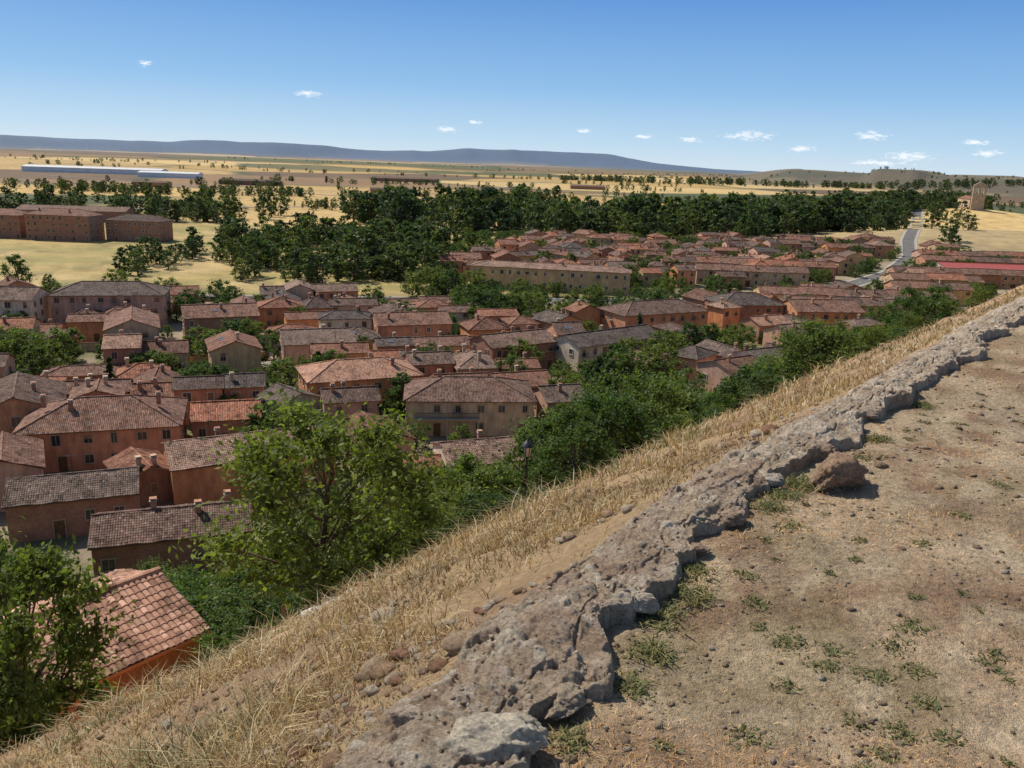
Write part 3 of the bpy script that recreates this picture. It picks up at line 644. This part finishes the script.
def fill(x0,x1,y0,y1,rotd,dy,test,hs,seed,walls=(0,1,2,3,4,5,6),roofs=(0,1,1,2,3),gap=.1,D0=9,lw=(8,15)):
    R=random.Random(seed);rot=math.radians(rotd);c,s=math.cos(rot),math.sin(rot);mx,my=(x0+x1)/2,(y0+y1)/2
    ext=max(x1-x0,y1-y0)*.8;v=-ext
    while v<ext:
        u=-ext;hh=R.choice(hs)
        while u<ext:
            L=R.uniform(*lw);D=D0+R.uniform(-1.5,2);cx=mx+(u+L/2)*c-v*s;cy=my+(u+L/2)*s+v*c;jy=R.uniform(-1.5,1.5)
            cx-=jy*s;cy+=jy*c
            if x0<cx<x1 and y0<cy<y1 and test(cx,cy) and R.random()>gap and not any(math.hypot(cx-p[0],cy-p[1])<p[2]+3 for p in parks):
                kk=R.random();LL,DD,rr=(L,D,rotd) if kk<.6 else (D+2,L-1,rotd+90)
                if kk>.93: rr+=25
                for tr_ in range(2):
                    if not overlap(cx,cy,LL-.6,DD,math.radians(rr),.0):
                        H(cx,cy,LL-.15,DD,max(2.8,hh+R.uniform(-1.2,1.0)),rr+R.uniform(-4,4),'gable' if R.random()<.8 else 'hip',R.choice(walls),R.choice(roofs),R.uniform(16,23));break
                    LL*=.7;DD*=.8
            u+=L+ (R.uniform(3,6) if R.random()<.1 else 0)
            if R.random()<.4: hh=R.choice(hs)
        v+=dy+R.uniform(-1,1.5)
fill(-150,12,120,238,18,10.8,lambda x,y:S(x,y)>66 and y<226+.16*(x+150) and rd(x,y)>11,(5.0,5.4,6.0,3.2,3.6),11,walls=(0,1,5,4,6,5,4,2,3,0),roofs=(0,1,1,3,2,0),gap=.12,D0=7.2,lw=(6,12))
fill(8,110,140,262,30,11.2,lambda x,y:S(x,y)>64 and rd(x,y)>11 and not(x<45 and y>228),(5.0,5.6,6.2,3.8),12,walls=(0,1,5,3,4,2,6),roofs=(0,1,1,3,2,0),gap=.15,D0=7.2,lw=(6,12))
fill(60,240,236,420,2,18,lambda x,y:S(x,y)>66 and rd(x,y)>10,(4.6,5.4),13,walls=(1,2,1,0,4),roofs=(0,1,2,1),gap=.5,D0=7,lw=(7,12))
fill(-25,150,303,480,12,12.5,lambda x,y:rd(x,y)>10 and x>-28+.25*(y-300),(4.6,5.4,6.0,3.5),14,walls=(0,4,1,6,5),roofs=(0,1,3,0,1),gap=.25,D0=7.4,lw=(6,12))
fill(150,235,430,520,8,20,lambda x,y:rd(x,y)>10,(5.2,5.6),15,roofs=(0,1,0,2),gap=.35)
# ---------------------------------------------------------------- garden walls
for (x,y,L,rt,h) in [(-45,138,26,18,1.6),(-60,147,22,-70,1.6),(-30,92,14,24,2),(-60,168,18,20,1.5),(8,120,18,20,1.8),(-100,170,40,16,1.8),(-60,243,90,8,1.2),(20,199,24,30,1.6)]:
    k=MB();k.box((0,0,h/2-.2),(L,.35,h+.4),0);k.box((0,0,h+.05),(L+.1,.5,.1),1);o=k.obj('garden_wall',[PL[2],RF[0]]);o.location=(x,y,0);o.rotation_euler=(0,0,math.radians(rt))
# ---------------------------------------------------------------- roads
def ribbon(name,P,off0,off1,z0,mat,thick=0):
    V=[];F=[]
    for k,(x,y) in enumerate(P):
        a=P[max(k-1,0)];b=P[min(k+1,len(P)-1)];dx,dy=b[0]-a[0],b[1]-a[1];l=math.hypot(dx,dy);nx,ny=-dy/l,dx/l
        for o in(off0,off1):
            X_,Y_=x+nx*o,y+ny*o;V.append((X_,Y_,hz(X_,Y_)+z0))
            if thick: V.append((X_,Y_,hz(X_,Y_)-.05))
    for k in range(len(P)-1):
        if thick:
            o=k*4;q=o+4
            F+=[(o,q,q+2,o+2),(o+1,q+1,q,o),(o+2,q+2,q+3,o+3)]
        else: o=k*2;F.append((o,o+2,o+3,o+1))
    return mk(name,np.array(V),np.array(F),[mat])
def dens(P,st=6):
    o=[]
    for k in range(len(P)-1):
        n=max(1,int(math.hypot(P[k+1][0]-P[k][0],P[k+1][1]-P[k][1])/st))
        for i in range(n): t=i/n;o.append((P[k][0]*(1-t)+P[k+1][0]*t,P[k][1]*(1-t)+P[k+1][1]*t))
    return o+[P[-1]]
RD=dens(ROAD);ribbon('road',RD,-3.2,3.2,.03,M_asph);ribbon('kerb',RD,3.2,3.45,.15,M_kerb,1);ribbon('kerb',RD,-3.45,-3.2,.15,M_kerb,1)
ribbon('pavement',RD,3.45,4.8,.13,M_kerb);ribbon('pavement',RD,-4.8,-3.45,.13,M_kerb)
dash=MB()
for k in range(0,60,2):
    (x0,y0),(x1,y1)=RD[k],RD[k+1];l=math.hypot(x1-x0,y1-y0);ux,uy=(x1-x0)/l,(y1-y0)/l;nx,ny=-uy*.08,ux*.08
    dash.poly([(x0-nx,y0-ny,.036),(x0+ux*3-nx,y0+uy*3-ny,.036),(x0+ux*3+nx,y0+uy*3+ny,.036),(x0+nx,y0+ny,.036)])
dash.obj('road_marking',[M_paint])
ribbon('street',dens([(60,271),(84,250),(120,258)]),-3,3,.05,M_asph);ribbon('plaza',dens([(44,262),(80,270)]),-9,3,.02,M_kerb)
ribbon('street',dens([(-80,150),(-30,178),(10,205),(30,235),(45,262)]),-2.2,2.2,.02,M_kerb)
for P in([(-330,560),(-120,760),(-60,1200),(150,2600)],[(-600,900),(-200,1060),(100,1080)],[(-20,640),(-160,900),(-700,1250)]): ribbon('farm_track',dens(P,12),-2.5,2.5,.35,M_kerb)
def car(x,y,rot,col):
    m=mat_plain('car_paint',col,.03,1,rough=.3,spec=.5);E=bpy.data.objects.new('parked_car',None);COL.objects.link(E);E.location=(x,y,hz(x,y)+.04);E.rotation_euler=(0,0,rot)
    pr=[(-2.1,.3),(-2.12,.75),(-1.9,.92),(-1.5,1.0),(-1.0,1.42),(.35,1.45),(1.05,.98),(1.85,.85),(2.1,.65),(2.12,.3)]
    b=MB();wy=.85
    def yy(z): return wy if z<1 else wy-.14
    n=len(pr)
    for k in range(n):
        a=pr[k];c=pr[(k+1)%n];b.poly([(a[0],-yy(a[1]),a[1]),(a[0],yy(a[1]),a[1]),(c[0],yy(c[1]),c[1]),(c[0],-yy(c[1]),c[1])],1 if (k in(3,5)) else 0)
    for sg in(-1,1):
        low=[(p[0],sg*wy,min(p[1],.98)) for p in pr if p[1]<=1.0];b.poly(low if sg<0 else low[::-1],0)
        top=[(-1.5,1.0),(-1.0,1.42),(.35,1.45),(1.05,.98)];tp_=[(p[0],sg*(yy(p[1])+.005),p[1]) for p in top];b.poly(tp_ if sg<0 else tp_[::-1],1)
    b.obj('body',[m,M_glass],E)
    wv=MB()
    for wx_ in(-1.3,1.3):
        for sg in(-1,1):
            c=[(wx_+.32*math.cos(t),.32+.32*math.sin(t)) for t in np.linspace(0,6.283,15)[:-1]]
            wv.poly([(p[0],sg*.88,p[1]) for p in c]);
            for k in range(14): p=c[k];q=c[(k+1)%14];wv.poly([(p[0],sg*.88,p[1]),(q[0],sg*.88,q[1]),(q[0],sg*.66,q[1]),(p[0],sg*.66,p[1])])
    wv.obj('wheels',[M_iron],E)
for (x,y,r_,c) in [(50,264,.2,(.6,.6,.6)),(55,265.5,.2,(.05,.06,.1)),(61,266.5,.25,(.7,.7,.7)),(67,268,.3,(.35,.03,.03)),(73,272,.4,(.1,.1,.1)),(88,285,.5,(.6,.6,.62)),(20,257.5,.15,(.3,.3,.32)),(100,254,.1,(.7,.7,.7))]: car(x,y,r_,c)
# ---------------------------------------------------------------- church
def church(x,y,rot):
    E=H(x,y,34,12,9,rot,'gable',2,0,22,name='church',win=True,chim=0,z=hz(x,y))
    k=MB();bx=-19.2;ww=11;t=1.8
    k.box((bx,0,6.5),(t,ww,15),0)
    for yy in(-4.7,0,4.7): k.box((bx,yy,16.5),(t,1.6,5),0)
    for c0 in(-2.35,2.35):
        pts=[(1.55*math.cos(a),1.55*math.sin(a)) for a in np.linspace(0,math.pi,9)]
        for i_ in range(8):
            p,q=pts[i_],pts[i_+1]
            for xx in(bx-t/2,bx+t/2): k.poly([(xx,c0+p[0],19+p[1]),(xx,c0+q[0],19+q[1]),(xx,c0+q[0],21),(xx,c0+p[0],21)],0)
            k.poly([(bx-t/2,c0+p[0],19+p[1]),(bx+t/2,c0+p[0],19+p[1]),(bx+t/2,c0+q[0],19+q[1]),(bx-t/2,c0+q[0],19+q[1])],0)
    for yy in(-4.7,0,4.7): k.box((bx,yy,20),(t*.98,1.58,2),0)
    k.box((bx,0,21.4),(t+.4,ww+.4,.8),0)
    for xx in(bx-t/2,bx+t/2): k.poly([(xx,-ww/2,21.8),(xx,ww/2,21.8),(xx,0,25)],0)
    k.poly([(bx-t/2,-ww/2,21.8),(bx+t/2,-ww/2,21.8),(bx+t/2,0,25),(bx-t/2,0,25)],0);k.poly([(bx-t/2,ww/2,21.8),(bx+t/2,ww/2,21.8),(bx+t/2,0,25),(bx-t/2,0,25)],0)
    k.obj('bell_gable',[PL[2]],E)
church(424,805,80)
# ---------------------------------------------------------------- street lamp
def lamp(x,y,h=3.6):
    E=bpy.data.objects.new('street_lamp',None);COL.objects.link(E);E.location=(x,y,hz(x,y));
    def ring(prof,name,mat,seg=12):
        V=[];F=[]
        for (r_,z_) in prof:
            for q in range(seg): V.append((r_*math.cos(6.283*q/seg),r_*math.sin(6.283*q/seg),z_))
        for k in range(len(prof)-1):
            for q in range(seg): F.append((k*seg+q,k*seg+(q+1)%seg,(k+1)*seg+(q+1)%seg,(k+1)*seg+q))
        mk(name,np.array(V),np.array(F),[mat],parent=E)
    ring([(.16,-.3),(.16,.1),(.12,.5),(.07,.6),(.055,1.0),(.045,h-.1),(.09,h-.05),(.05,h)],'post',M_iron)
    ring([(.03,h+.02),(.13,h+.04),(.21,h+.5)],'lantern_glass',M_lampglass,6)
    ring([(.3,h+.49),(.27,h+.55),(.14,h+.72),(.06,h+.76),(.05,h+.85),(.0,h+.9)],'lantern_roof',M_iron,6)
    b=MB()
    for q in range(6):
        a=6.283*q/6
        for e in range(5):
            rr=.14+.085*(e+.5)/5;b.box((rr*math.cos(a),rr*math.sin(a),h+.04+.092*(e+.5)),(.025,.025,.1),0)
    b.obj('lantern_frame',[M_iron],E)
lamp(.8,35.5,3.5)
for (x,y) in[(-8,64),(20,85),(66,262),(40,256),(95,284),(-20,246)]: lamp(x,y,4.2)
k=MB();k.box((0,0,.5),(.07,.07,1.3),0);k.box((.0,0,1.17),(.04,.04,.06),0);o=k.obj('wooden_stake',[M_wood]);o.location=(-5.2,17.4,hz(-5.2,17.4));o.rotation_euler=(.1,.08,0)
# ---------------------------------------------------------------- town & country trees
def free(x,y): return not any(abs((x-o[0])*math.cos(o[4])+(y-o[1])*math.sin(o[4]))<o[2]/2+1 and abs(-(x-o[0])*math.sin(o[4])+(y-o[1])*math.cos(o[4]))<o[3]/2+1 for o in occ)
big=[(-6,224,9),(-12,228,9),(0,220,8),(4,227,8),(-14,219,7),(-92,154,8),(-98,158,8),(-86,150,7),(-104,152,7),(-90,162,7),(16,147,8),(23,155,8),(29,163,8),(10,141,7),(20,160,8),(14,155,6),(-20,262,9),(-27,266,9),(-14,268,8),(-32,258,8),(-150,250,10),(-160,246,10),(-43,150,5),(-50,146,4),(-54,150,4),(-45,143,4),(8,124,6),(12,128,6),(-14,118,4),(34,176,8),(40,186,8),(46,192,7),(-120,140,8),(-112,136,7),(-128,150,8),(-70,150,5),(-66,153,5),(50,188,7),(54,193,7),(-30,215,6),(-35,217,6)]
for (x,y,h) in big: put('deciduous_tree',random.choice(MID),x,y,h,random.uniform(1,1.25),0)
for k in range(9): put('deciduous_tree',random.choice(MID),-8+k*7+random.uniform(-1,1),271-k*.4,random.uniform(3.5,5),1.1,0)
for (x,y,h) in[(15,143,9),(17,145,8),(64,248,9),(-36,150,7),(30,196,8),(-70,140,7)]: put('cypress_tree',random.choice(CYP),x,y,h,1.2,0)
cnt=0
for _ in range(6000):
    x=random.uniform(-150,240);y=random.uniform(112,480)
    if S(x,y)<58 or not free(x,y) or rd(x,y)<6 or abs(x)>y*.72: continue
    if y>250 and x<-30: continue
    put('garden_tree',random.choice(MID),x,y,random.uniform(2.5,7.2),random.uniform(1,1.3),0);cnt+=1
    if cnt>540: break
def belt(name,n,fn):
    E=bpy.data.objects.new(name,None);COL.objects.link(E)
    for _ in range(n):
        x,y,h=fn()
        if not free(x,y) or rd(x,y)<7: continue
        if float(fbm(np.array([x/38.]),np.array([y/38.]),2,90)[0])<.40: continue
        put('tree',random.choice(FAR),x,y,h*random.choice([.7,1,1,1.15]),random.uniform(.85,1.35),None,E)
U=random.uniform
def line(P,wd,h0,h1):
    def f():
        k=random.random()*(len(P)-1);i=int(k);t=k-i;x=P[i][0]*(1-t)+P[i+1][0]*t;y=P[i][1]*(1-t)+P[i+1][1]*t
        return x+U(-wd,wd)*.5,y+U(-wd,wd),U(h0,h1)
    return f
belt('distant_tree_grove',150,lambda:(U(-330,-165),U(510,640),U(7,16)))
belt('distant_tree_grove',100,lambda:(U(-140,-55),U(280,350),U(5,11)))
belt('distant_tree_grove',90,lambda:(U(-140,-40),U(350,430),U(7,13)))
belt('distant_tree_grove',80,lambda:(U(-62,-28),U(290,420),U(8,14)))
belt('distant_tree_grove',130,lambda:(U(-110,5),U(480,640),U(10,22)))
belt('distant_tree_grove',50,lambda:(U(-60,60),U(700,900),U(12,20)))
belt('distant_tree_belt',460,line([(-20,520),(115,560),(250,640),(420,860),(620,1200)],60,8,22))
belt('distant_tree_belt',200,line([(250,800),(520,1300),(1000,1900)],110,10,18))
belt('distant_tree_belt',70,line([(235,500),(290,590),(330,650)],25,6,12))
belt('distant_tree_belt',110,line([(-400,640),(-250,700),(-80,690)],30,5,9))
belt('distant_tree_belt',120,line([(-500,860),(-350,830),(-200,900)],25,6,10))
belt('poplar_row',70,line([(60,540),(240,600)],6,15,23))
Eh=bpy.data.objects.new('distant_hedgerow',None);COL.objects.link(Eh)
for _ in range(64):
    r0=math.exp(U(math.log(750),math.log(6000)));a0=math.radians(U(-34,34));an=math.radians(random.choice([20,20,-10,5]))+U(-.2,.2);ln_=U(.08,.35)*r0;n=random.randint(6,22)
    for q in range(n):
        tq=U(-.5,.5)*ln_;xx=r0*math.sin(a0)+tq*math.cos(an);yy=r0*math.cos(a0)+tq*math.sin(an)
        if free(xx,yy): put('tree',random.choice(FAR),xx,yy,U(4,11),U(1,1.5),None,Eh)
E2=bpy.data.objects.new('distant_tree_belt',None);COL.objects.link(E2);fl=line([(100,2400),(700,2300),(1300,2600),(2000,2900)],70,10,20)
for _ in range(300):
    x,y,h=fl();put('tree',random.choice(FAR),x,y,h,1.3,None,E2)
# ---------------------------------------------------------------- world
SAZ,SEL=-52,50
w=bpy.data.worlds.new('World');sc.world=w;w.use_nodes=True;nt=w.node_tree
bg=nt.nodes['Background'];sky=N(nt,'ShaderNodeTexSky',sky_type='NISHITA');sky.sun_disc=False
sky.sun_elevation=math.radians(SEL);sky.sun_rotation=math.radians(SAZ);sky.altitude=900;sky.air_density=1.0;sky.dust_density=1.0;sky.ozone_density=1.5
gen=N(nt,'ShaderNodeTexCoord').outputs['Generated']
spz=N(nt,'ShaderNodeSeparateXYZ');nt.links.new(gen,spz.inputs[0])
sc0=math_(nt,'MULTIPLY',spz.outputs[2],2.0)
gr=ramp(nt,sc0,[(0,(.66,.80,.92)),(.05,(.50,.71,.91)),(.16,(.27,.52,.85)),(.34,(.115,.32,.72)),(.7,(.08,.23,.58))])
grs=mixc(nt,1.,gr,(8.6,8.6,8.6),'MULTIPLY')
fz=ramp(nt,sc0,[(.4,g(.9)),(.8,g(0))])
skc=mixc(nt,fz,sky.outputs[0],grs)
tot=None
for (az,el,wd,hh) in[(14.7,2.1,.03,.0055),(21.8,2.25,.022,.005),(24.2,1.1,.028,.0055),(11,1.75,.016,.0035),(-23.1,4.9,.009,.0035),(-13.7,3.7,.016,.004),(-4.9,1.9,.015,.0035),(28.3,1.4,.018,.005),(4.2,2.1,.011,.003),(17.9,1.4,.018,.004),(8,1.85,.014,.003),(-3,2.4,.009,.0025),(22.5,.7,.036,.0035),(27.5,2.0,.014,.0035)]:
    a=math.radians(az);e=math.radians(el);c=(math.sin(a)*math.cos(e),math.cos(a)*math.cos(e),math.sin(e))
    v=N(nt,'ShaderNodeVectorMath',operation='SUBTRACT');nt.links.new(gen,v.inputs[0]);v.inputs[1].default_value=c
    v2=N(nt,'ShaderNodeVectorMath',operation='MULTIPLY');nt.links.new(v.outputs[0],v2.inputs[0]);v2.inputs[1].default_value=(1/wd,1/wd,1/hh)
    v3=N(nt,'ShaderNodeVectorMath',operation='LENGTH');nt.links.new(v2.outputs[0],v3.inputs[0])
    o=math_(nt,'SUBTRACT',1.0,v3.outputs['Value']);tot=o if tot is None else math_(nt,'MAXIMUM',tot,o)
mp=N(nt,'ShaderNodeMapping');mp.inputs['Scale'].default_value=(1,1,2.5);nt.links.new(gen,mp.inputs[0])
nz=noise(nt,130,6,mp.outputs[0],.7)
cf=math_(nt,'ADD',tot,math_(nt,'MULTIPLY',math_(nt,'SUBTRACT',nz,.5),3.6))
cf=ramp(nt,cf,[(.15,g(0)),(.95,g(.85))])
mx=mixc(nt,cf,skc,(8.6,8.9,9.2))
nt.links.new(mx,bg.inputs[0]);bg.inputs[1].default_value=.115
sd=bpy.data.lights.new('sun','SUN');sd.energy=4.8;sd.angle=math.radians(.5);sd.color=(1,.94,.85)
so=bpy.data.objects.new('sun',sd);COL.objects.link(so)
Sv=Vector((math.sin(math.radians(SAZ))*math.cos(math.radians(SEL)),math.cos(math.radians(SAZ))*math.cos(math.radians(SEL)),math.sin(math.radians(SEL))))
so.rotation_euler=Sv.to_track_quat('Z','Y').to_euler()
# ---------------------------------------------------------------- camera
cd=bpy.data.cameras.new('camera');cam=bpy.data.objects.new('camera',cd);COL.objects.link(cam);sc.camera=cam
cd.sensor_width=36;cd.lens=36*835/1024;cd.clip_start=.05;cd.clip_end=60000
p=math.radians(14.9);r=math.radians(2.0)
Fv=Vector((0,math.cos(p),-math.sin(p)));R0=Vector((1,0,0));U0=Vector((0,math.sin(p),math.cos(p)))
Rv=R0*math.cos(r)+U0*math.sin(r);Uv=U0*math.cos(r)-R0*math.sin(r)
m=Matrix((Rv,Uv,-Fv)).transposed().to_4x4();m.translation=Vector((0,0,HC));cam.matrix_world=m
print('houses',len(occ),'garden',cnt)
